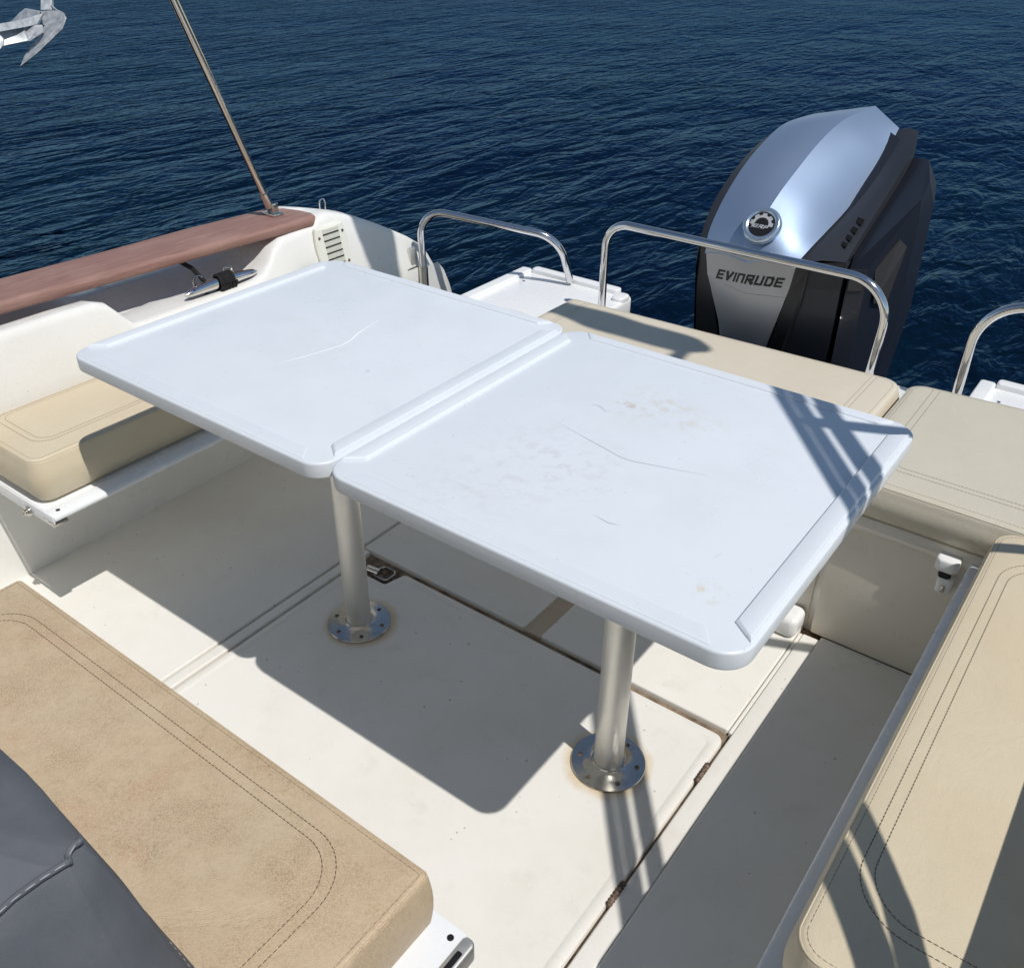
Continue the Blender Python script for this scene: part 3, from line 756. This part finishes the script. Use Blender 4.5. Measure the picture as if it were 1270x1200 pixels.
bm = bmesh.new(); quads(bm, [[crv(rowsL, k/24)+Vector((.004, 0, -.006)), crv(rowsL, k/24)+Vector((-.004, 0, -.004)), crv(bandL, k/24)+Vector((0, 0, -.004)), crv(bandL, k/24)+Vector((-.004, 0, -.08)), (crv(bandL, k/24).x-.0, crv(bandL, k/24).y+.05, .25)] for k in range(25)])
build('side_band', bm, M['darkpaint'], mo, angle=30)
# front: upper name panel, lower silver panel, flanks
bm = bmesh.new()
loft(bm, [[(.155, 1.500, .645), (.318, 1.462, .655), (.475, 1.475, .668), (.47, 1.70, .66), (.16, 1.70, .64)],
          [(.164, 1.502, .600), (.318, 1.474, .600), (.468, 1.484, .612), (.46, 1.70, .6), (.17, 1.70, .6)],
          [(.172, 1.504, .553), (.320, 1.480, .532), (.452, 1.490, .545), (.44, 1.70, .55), (.18, 1.70, .55)]])
build('name_panel', bm, M['silverlow'], mo, angle=20)
bm = bmesh.new()
loft(bm, [[(.173, 1.507, .551), (.320, 1.483, .530), (.451, 1.493, .543), (.44, 1.70, .55), (.18, 1.70, .55)],
          [(.225, 1.520, .40), (.325, 1.505, .39), (.415, 1.510, .395), (.40, 1.70, .4), (.24, 1.70, .4)],
          [(.265, 1.54, .20), (.325, 1.53, .20), (.375, 1.535, .20), (.37, 1.70, .2), (.27, 1.70, .2)]])
build('front_panel', bm, M['silverlow'], mo, angle=20)
bm = bmesh.new()
# right flank between silver and side pods
loft(bm, [[(.476, 1.478, .664), (.610, 1.505, .688), (.60, 1.75, .70), (.47, 1.72, .66)],
          [(.455, 1.500, .55), (.608, 1.515, .55), (.60, 1.75, .55), (.45, 1.72, .55)],
          [(.385, 1.540, .20), (.600, 1.545, .20), (.60, 1.75, .20), (.38, 1.72, .20)],
          [(.36, 1.56, -.35), (.42, 1.56, -.35), (.42, 1.75, -.35), (.36, 1.72, -.35)]])
build('flank', bm, M['darkblue'], mo, angle=25)
bm = bmesh.new()
loft(bm, [[(.120, 1.515, .640), (.153, 1.504, .642), (.16, 1.75, .64), (.112, 1.75, .66)],
          [(.128, 1.525, .50), (.185, 1.512, .52), (.18, 1.75, .5), (.112, 1.75, .5)],
          [(.150, 1.545, .20), (.262, 1.545, .20), (.26, 1.75, .2), (.13, 1.75, .2)],
          [(.24, 1.56, -.35), (.30, 1.56, -.35), (.30, 1.75, -.35), (.24, 1.75, -.35)]])
build('flank', bm, M['black'], mo, angle=25)
# recessed black strip along the flank
bm = bmesh.new(); prism(bm, [(.474, 1.471, .655), (.515, 1.474, .662), (.500, 1.498, .52), (.435, 1.531, .22), (.386, 1.533, .22), (.455, 1.492, .55)], (0, .004, 0)); build('flank_strip', bm, M['black'], mo, smooth=False)
# side pod with facets
pod = [[(.622, 1.520, .668), (.668, 1.545, .668), (.722, 1.76, .838), (.700, 1.90, .865), (.655, 2.02, .900), (.58, 2.10, .88), (.56, 1.80, .76)],
       [(.622, 1.522, .600), (.670, 1.550, .590), (.728, 1.77, .760), (.720, 1.95, .78), (.67, 2.14, .80), (.58, 2.16, .80), (.56, 1.80, .70)],
       [(.622, 1.530, .360), (.668, 1.560, .350), (.730, 1.79, .42), (.722, 1.98, .42), (.67, 2.16, .42), (.58, 2.16, .42), (.56, 1.80, .40)],
       [(.610, 1.545, .12), (.650, 1.570, .12), (.700, 1.79, .15), (.700, 1.98, .15), (.62, 2.10, .15), (.54, 2.10, .15), (.54, 1.80, .15)]]
bm = bmesh.new(); loft(bm, pod); pd = build('side_pod', bm, M['darkblue'], mo, angle=12)
bm = bmesh.new(); prism(bm, [(.628, 1.518, .655), (.662, 1.537, .655), (.664, 1.545, .60), (.628, 1.520, .60)], (0, -.003, 0)); build('front_facet', bm, M['darkface'], pd, smooth=False)
bm = bmesh.new(); prism(bm, [(.6755, 1.585, .655), (.705, 1.675, .735), (.724, 1.70, .71), (.712, 1.665, .54), (.690, 1.60, .55)], (.004, -.003, 0)); build('side_facet', bm, M['darkface'], pd, smooth=False)
bm = bmesh.new(); lathe(bm, [(0, 0), (.005, 0), (.004, .003), (0, .004)], (.645, 1.548, .42), (.3, -1, 0), n=12); build('bolt', bm, M['alu'], pd)
# rear closing body, midsection, gearcase, bracket
bm = bmesh.new()
loft(bm, [[(.12, 1.56, .62), (.60, 1.56, .66), (.585, 2.12, .90), (.37, 2.27, .955), (.16, 2.16, .93)],
          [(.14, 1.58, .25), (.60, 1.58, .25), (.56, 2.14, .30), (.37, 2.24, .30), (.17, 2.14, .30)],
          [(.28, 1.62, .05), (.44, 1.62, .05), (.43, 1.98, .05), (.36, 2.02, .05), (.29, 1.98, .05)],
          [(.30, 1.64, -.55), (.42, 1.64, -.55), (.41, 1.90, -.55), (.36, 1.94, -.55), (.31, 1.90, -.55)]])
build('engine_housing', bm, M['darkblue'], mo, angle=25)
bm = bmesh.new(); box(bm, .22, .50, 1.40, 1.60, .05, .34, .02); build('transom_bracket', bm, M['black'], mo)
# round badge
bc = crv(rowsC, .17)+Vector((.012, -.004, .016)); a0 = crv(rowsC, .12); a1 = crv(rowsC, .24); tu = (a1-a0).normalized()
sx_ = (crv(rowsR, .16)-crv(rowsL, .16)).normalized(); nb = sx_.cross(tu).normalized()
if nb.z < 0: nb = -nb
bm = bmesh.new(); lathe(bm, [(0, -.012), (.060, -.014), (.060, .0), (.056, .007), (.050, .009), (.043, .006), (.041, .003), (0, .003)], bc, nb, n=48); bd = build('badge', bm, M['bluegloss'], mo, angle=60)
bm = bmesh.new(); lathe(bm, [(0, .003), (.0405, .003), (.0405, .0042), (0, .0042)], bc, nb, n=48); build('badge_disc', bm, M['black'], bd)
sx_ = (sx_-nb*sx_.dot(nb)).normalized(); uy = nb.cross(sx_).normalized()
if uy.y < 0: uy = -uy
def bpt(r, a, h=.0050): return bc+nb*h+(sx_*math.cos(a)+uy*math.sin(a))*r
bm = bmesh.new(); n = 60; inn = []; ou = []
for k in range(n+1):
    a = R(-8+218*k/n); tooth = (k % 12) < 7
    inn.append(bpt(.0215, a)); ou.append(bpt(.0365 if tooth else .0300, a))
quads(bm, [inn, ou]); build('gear_emblem', bm, M['alu'], bd, smooth=False)
def text(body, size, origin, xd, yd, m, parent, name, shear=.25, bold=.0, extr=.0004, sx=1.0):
    cu = bpy.data.curves.new(name, 'FONT'); cu.body = body; cu.size = size; cu.shear = shear; cu.offset = bold; cu.extrude = extr; cu.align_x = 'CENTER'; cu.align_y = 'CENTER'
    cu.space_character = 1.02
    o = bpy.data.objects.new(name, cu); COL.objects.link(o); bpy.context.view_layer.update()
    me = bpy.data.meshes.new_from_object(o.evaluated_get(bpy.context.evaluated_depsgraph_get())); bpy.data.objects.remove(o)
    xd = Vector(xd).normalized(); yd = Vector(yd); yd = (yd-xd*yd.dot(xd)).normalized(); zd = xd.cross(yd)
    mm = Matrix((xd*sx, yd, zd)).transposed().to_4x4(); mm.translation = Vector(origin)-parent_world(parent)
    me.transform(mm); me.name = name; me.materials.clear(); me.materials.append(m)
    oo = bpy.data.objects.new(name, me); COL.objects.link(oo); oo.parent = parent; return oo
# bpt(.006, R(-70), .0052), sx_, uy, M['alu'], bd, 'emblem_letters', .2, .0006, sx=1.35)
# name lettering: heavy slanted strokes laid onto the bent name panel
GLY = {'E': [[(0, 0), (0, 1)], [(0, 1), (.95, 1)], [(0, .5), (.85, .5)], [(0, 0), (.95, 0)]], 'V': [[(0, 1), (.38, 0)], [(.38, 0), (1, 1)]], 'I': [[(0, 0), (0, 1)]],
       'N': [[(0, 0), (0, 1)], [(0, 1), (.95, 1)], [(.95, 1), (.95, 0)]], 'R': [[(0, 0), (0, 1)], [(0, 1), (.95, 1)], [(.95, 1), (.95, .5)], [(.95, .5), (0, .5)], [(.45, .5), (1, 0)]],
       'U': [[(0, 1), (0, 0)], [(0, 0), (.95, 0)], [(.95, 0), (.95, 1)]], 'D': [[(0, 0), (0, 1)], [(0, 1), (.75, 1)], [(.75, 1), (.95, .78)], [(.95, .78), (.95, .22)], [(.95, .22), (.75, 0)], [(.75, 0), (0, 0)]],
       'B': [[(0, 0), (0, 1)], [(0, 1), (.9, 1)], [(.9, 1), (.9, .5)], [(0, .5), (.95, .5)], [(.95, .5), (.95, 0)], [(.95, 0), (0, 0)]], 'P': [[(0, 0), (0, 1)], [(0, 1), (.95, 1)], [(.95, 1), (.95, .5)], [(.95, .5), (0, .5)]]}
def letters(word, place, h, wd, gapw, th, tv, slant, name, m, parent):
    adv = []; x = 0
    for ch in word:
        adv.append(x); x += (0 if ch == 'I' else wd)+gapw+th
    W_ = x-gapw-th
    bm = bmesh.new()
    for ch, ax_ in zip(word, adv):
        for si, ((x0, y0), (x1, y1)) in enumerate(GLY[ch]):
            a = Vector((ax_+x0*wd, y0*h)); b = Vector((ax_+x1*wd, y1*h)); d = (b-a).normalized(); nrm_ = Vector((-d.y, d.x))
            t2 = th*abs(nrm_.x)+tv*abs(nrm_.y)
            a -= d*tv*.5; b += d*tv*.5
            c4 = []
            for k in range(5): c4.append((a.lerp(b, k/4)-nrm_*t2/2, a.lerp(b, k/4)+nrm_*t2/2))
            rows = []
            for u in c4:
                rows.append([place(q.x-W_/2+(q.y-h/2)*slant, q.y-h/2, .00012*si) for q in u])
            quads(bm, rows)
    return build(name, bm, m, parent, smooth=False)
npan = [o for o in mo.children if o.name.startswith('name_panel')][0]
ba = bmesh.new(); ba.from_mesh(npan.data); ba.transform(Matrix.Translation(Vector(parent_world(npan)))); nbv = BVHTree.FromBMesh(ba)
def on_panel(u, v, e):
    c = Vector((.325+u, 1.0, .580+v+u*.10)); hit = nbv.ray_cast(c, Vector((0, 1, 0)))[0]
    return (hit if hit else Vector((c.x, 1.48, c.z)))+Vector((0, -.0012-e, .0))
letters('EVINRUDE', on_panel, .026, .0205, .0040, .0074, .0066, .28, 'name_letters', M['black'], npan)
def on_badge(u, v, e): return bc+nb*(.0056+e)+sx_*(u+.002)+uy*(v-.009)
letters('BRP', on_badge, .010, .0105, .0026, .0030, .0028, .3, 'emblem_letters', M['galv'], bd)

# ------------------------------------------------------------------ canopy frame: struts and legs, folded canvas above the picture
t = thing('canopy_frame', 'brown-tinged steel canopy strut rising from the wooden rail at the stern corner', 'canopy frame', (-1.04, .72, .715))
d_ = Vector((.01, -.25, .65))
f0 = Vector((-1.040, .722, .715)); top = f0+d_*((2.16-.715)/.65)
bm = bmesh.new(); tube(bm, [f0+d_*.065, top], .0115, 16); build('strut', bm, M['pole'], t)
bm = bmesh.new(); tube(bm, [f0+d_*.045, f0+d_*.115], .0145, 16); tube(bm, [f0+d_*.100, f0+d_*.118], .0165, 16); build('strut_end', bm, M['pole'], t)
bm = bmesh.new(); box(bm, f0.x-.030, f0.x+.030, f0.y-.022, f0.y+.022, .7145, .723, .003)
for s in (-1, 1): box(bm, f0.x+s*.013-.003, f0.x+s*.013+.003, f0.y-.013, f0.y+.013, .722, .755, .003)
tube(bm, [f0+Vector((-.022, 0, .03)), f0+Vector((.022, 0, .03))], .005, 10); tube(bm, [f0+Vector((0, .0, .018)), f0+d_*.055], .009, 12); build('deck_hinge', bm, M['steelr'], t)
SX, SY = -.6228, .1286
def legpath(X, x0):
    f = lambda k: (X, .376-1.09*(X-.6228*k-x0)-.1286*k if False else -1.25*(X-x0)+.376+(.7785-.1286)*k-(.08*(.25-k)/.32 if k < .25 else 0), TZ+k)
    return f
for X, mirror in ((1.72, False), (-1.0, True)):
    for x0, r in ((.8535, .0122), (.8890, .0133), (.944, .019)):
        fn = legpath(1.72, x0)
        pts = [fn(-.07), fn(.25), fn(.8), fn(1.3), fn(1.90)]; q = fn(1.90)
        pts.append((1.72, q[1]+.16, q[2]+.03))
        pts = [(X, p[1], p[2]) for p in pts]
        bm = bmesh.new(); tube(bm, fillet(pts, .12, 6), r, 12); build('leg', bm, M['pole'], t)
    bm = bmesh.new(); fb = legpath(1.72, .871); tube(bm, [(X, *fb(k)[1:]) for k in (-.02, .08, .25, .38, .44)], [.012, .022, .0235, .0225, .012], 14); build('leg_gap_blocker', bm, M['canvas'], t)  # unseen sleeve added to close the lit gap between two leg shadows
    if not mirror:
        bm = bmesh.new(); tube(bm, [(1.72, .655, .715), (1.72, .13, 2.02)], [.016, .018], 12); build('strut', bm, M['pole'], t)
    bm = bmesh.new(); box(bm, X-.03, X+.03, -.66, -.52, .7145, .735, .004); build('deck_hinge', bm, M['steelr'], t)
t = None
bm = bmesh.new(); pts = []; rs = []
for k in range(61):
    q = k/60; x = -1.05+2.82*q
    pts.append((x, .79-.0*q+.012*math.sin(x*7), 2.70+.02*math.sin(x*5)))
    e = min(1, min(q, 1-q)*14)
    rs.append((.165-.09*min(1, q*1.6)-.004*q+.010*math.sin(x*19)+.012*math.sin(x*8.3))*(.25+.75*math.sqrt(e)))
tube(bm, pts, rs, 20)
tag(build('rolled_canopy', bm, M['canvas']), 'grey canvas canopy rolled up on its frame high above the stern', 'canopy')

# ------------------------------------------------------------------ grey canvas cover (foreground left)
t = thing('canvas_cover', 'grey canvas cover with raised seam over a seat in the near left corner', 'cover', (.3, -1.15, .5))
top_l = [(-.20, -1.035, .80), (.40, -1.008, .80), (.62, -1.020, .845), (.76, -1.038, .865), (.775, -1.060, .868), (.77, -1.25, .85), (.76, -1.55, .84), (-.20, -1.55, .82)]
def drape(z, out, wob):
    L = []
    c = Vector((.2, -1.30))
    res = []
    for i, p in enumerate(TL):
        d = Vector((p[0]-c.x, p[1]-c.y)); dn = Vector((d.x/1.0, d.y/.35)).normalized()
        o = out*(1+wob*math.sin(i*1.7+z*9))
        res.append((p[0]+dn.x*o, p[1]+dn.y*o*.8, z if z is not None else p[2]))
    return res
TL = []
for a, b in zip(top_l, top_l[1:]+top_l[:1]):
    for k in range(8): TL.append(tuple(Vector(a).lerp(Vector(b), k/8)))
NR = []
for i in range(len(TL)):
    a, b = Vector(TL[(i-5) % len(TL)]), Vector(TL[(i+5) % len(TL)]); d = b-a; nn = Vector((d.y, -d.x)).normalized()
    if nn.dot(Vector((TL[i][0]-.25, TL[i][1]+1.28))) < 0: nn = -nn
    NR.append((nn.x, nn.y))
def ringc(f, out, wob=.0):
    c = Vector((.2, -1.30)); res = []
    for i, p in enumerate(TL):
        z = p[2]*(1-f)+.502*f
        dn = Vector((NR[i][0], NR[i][1]))
        o = out*(1+wob*math.sin(i*.33)+wob*.5*math.sin(i*.61+1))
        res.append((p[0]+dn.x*o, p[1]+dn.y*o, z))
    return res
bm = bmesh.new()
rings = [ringc(1.0, .070, .03), ringc(.85, .056, .04), ringc(.6, .040, .06), ringc(.35, .026, .08), ringc(.12, .010, .1), ringc(.02, .001, 0), [(p[0]*.985+.003, -1.30+(p[1]+1.30)*.93, p[2]+.006) for p in TL], [(.2+(p[0]-.2)*.6, -1.30+(p[1]+1.30)*.55, p[2]+.012) for p in TL]]
loft(bm, rings, cap0=False); cv = build('cloth', bm, M['canvas'], t, angle=80)
seam = [Vector(p)+Vector((.001, 0, .003)) for p in TL[24:62]]
seam = [p+Vector((.003*math.sin(i*1.1), .002*math.sin(i*.9), .003*math.sin(i*.8))) for i, p in enumerate(seam)]
bm = bmesh.new(); tube(bm, seam, .0032, 8); sm = build('seam_welt', bm, M['canvas'], t)
bm = bmesh.new(); dashes(bm, [p+Vector((.004, 0, .0035)) for p in seam], dash=.009, gap=.004, wid=.0007, nrm=(.5, 0, .86)); build('stitching', bm, M['thread3'], t, smooth=False)
rg = ringc(.88, .055, .035); rg = [Vector(p)+Vector((.002, .003, .003)) for p in rg[20:60]]
bm = bmesh.new(); dashes(bm, rg, dash=.006, gap=.004, wid=.0008, nrm=(.4, .3, .86)); build('hem_stitching', bm, M['thread3'], t, smooth=False)

# ------------------------------------------------------------------ anchor on a neighbouring bow (top left)
t = thing('anchor', 'galvanised plough anchor hanging over the water at the top left corner', 'anchor', (-3.95, 1.6, 1.0))
vd = Vector((-.595, .80, -.10)).normalized()*.012
AN = {'post': [(-4.088, 1.802, 1.225), (-4.046, 1.834, 1.226), (-3.98, 1.755, 1.066), (-4.03, 1.718, 1.066)],
 'fluke': [(-4.028, 1.716, 1.062), (-3.941, 1.742, 1.069), (-3.868, 1.757, 1.057), (-3.828, 1.741, 1.037), (-3.815, 1.696, 0.987), (-3.819, 1.633, 0.949), (-3.84, 1.534, 0.882), (-3.868, 1.439, 0.825), (-3.909, 1.501, 0.868), (-3.954, 1.581, 0.916), (-3.978, 1.664, 0.95), (-3.968, 1.723, 0.978), (-3.993, 1.692, 0.999)],
 'fluke2': [(-4.028, 1.716, 1.062), (-4.188, 1.719, 1.066), (-4.228, 1.701, 1.043), (-4.273, 1.661, 0.998), (-4.178, 1.683, 1.011), (-4.029, 1.703, 1.047)],
 'shank': [(-3.91, 1.157, 0.993), (-3.937, 1.432, 1.029), (-3.936, 1.543, 1.038), (-3.935, 1.682, 1.062), (-3.942, 1.633, 1.007), (-3.913, 1.534, 1.005), (-3.924, 1.415, 0.995), (-3.896, 1.139, 0.958)],
 'under': [(-3.967, 1.435, 0.987), (-3.941, 1.552, 0.998), (-3.876, 1.527, 0.943), (-3.94, 1.437, 0.927), (-3.99, 1.162, 0.889), (-4.01, 1.189, 0.941)],
 'web': [(-3.964, 1.566, 0.999), (-3.928, 1.629, 1.008), (-3.91, 1.642, 1.008), (-3.887, 1.532, 0.941)],
 'web2': [(-3.91, 1.642, 1.008), (-3.901, 1.637, 0.974), (-3.885, 1.531, 0.938)],
 'tail': [(-3.884, 1.389, 0.982), (-3.865, 1.392, 0.967), (-3.854, 1.377, 0.939), (-3.859, 1.357, 0.918), (-3.882, 1.276, 0.894), (-3.923, 1.33, 0.999)]}
for k, nm, th in (('post', 'roller_post', 2.5), ('fluke', 'fluke', 1), ('fluke2', 'fluke', 1), ('shank', 'shank', 2), ('under', 'bow_roller', 1.5), ('web', 'web', 1), ('web2', 'web', 1), ('tail', 'roller_end', 1)):
    bm = bmesh.new(); prism(bm, AN[k], vd*th)
    bmesh.ops.bevel(bm, geom=bm.edges[:], offset=.0025, segments=1, affect='EDGES')
    build(nm, bm, M['galv'], t, angle=30)
bm = bmesh.new(); tube(bm, [(-3.989, 1.766, 1.088), (-3.937, 1.759, 1.068), (-3.868, 1.757, 1.057)], .005, 8); build('trip_rod', bm, M['galv'], t)

# ------------------------------------------------------------------ neighbouring boat whose bow carries the anchor (beyond the left edge)
t = thing('moored_boat', 'white bow of a neighbouring boat beyond the left edge, carrying the anchor', 'boat', (-4.0, 0, 0))
bm = bmesh.new(); rows = []
for k in range(15):
    q = k/14; y = .92-6.4*q; wd = 1.25*math.sin(min(1, q*2.1)*math.pi/2)**.8+.02
    zd = .93-.12*q; row = []
    for xx, zz, off in ((0, -.9, -.75), (.55, -.55, -.42), (.86, -.1, -.22), (.97, .4, -.08), (1.0, 1.0, 0), (.94, 1.02, 0), (.90, .98, 0), (0, 1.02, -.02)):
        z = WZ+(zd-WZ)*(zz+.9)/1.9 if zz < 1 else zd+(zz-1.0); z = z if zz > -.9 else WZ-.3
        row.append((-4.0+wd*xx, y+off*(1-q), z))
    left = [(-8.0-a, b, c) for a, b, c in row[::-1]]
    rows.append(row+left[0:])
quads(bm, rows); build('hull', bm, M['antifoul'], t, angle=50)
bm = bmesh.new()
for s_ in (-1, 1):
    pts = [(-4.0+s_*(1.14*math.sin(min(1, q*2.1)*math.pi/2)**.8), .80-6.4*q, 1.45-.1*q) for q in [k/12 for k in range(13)]]
    tube(bm, pts, .0125, 8)
    for q in (0.02, .12, .25, .4, .6, .8): tube(bm, [(-4.0+s_*(1.14*math.sin(min(1, q*2.1)*math.pi/2)**.8), .80-6.4*q, 1.45-.1*q), (-4.0+s_*(1.14*math.sin(min(1, q*2.1)*math.pi/2)**.8), .80-6.4*q, .90-.12*q)], .011, 8)
build('bow_rail', bm, M['steel'], t)
bm = bmesh.new(); box(bm, -4.03, -3.86, .55, 1.25, .925, .955, .008); build('bow_platform', bm, M['galv'], t)
bm = bmesh.new(); loft(bm, [[(-4.6, -1.6, .85), (-3.4, -1.6, .85), (-3.3, -4.5, .8), (-4.7, -4.5, .8)], [(-4.45, -2.2, 1.5), (-3.55, -2.2, 1.5), (-3.45, -4.5, 1.6), (-4.55, -4.5, 1.6)]]); build('cabin', bm, M['gelwhite'], t)
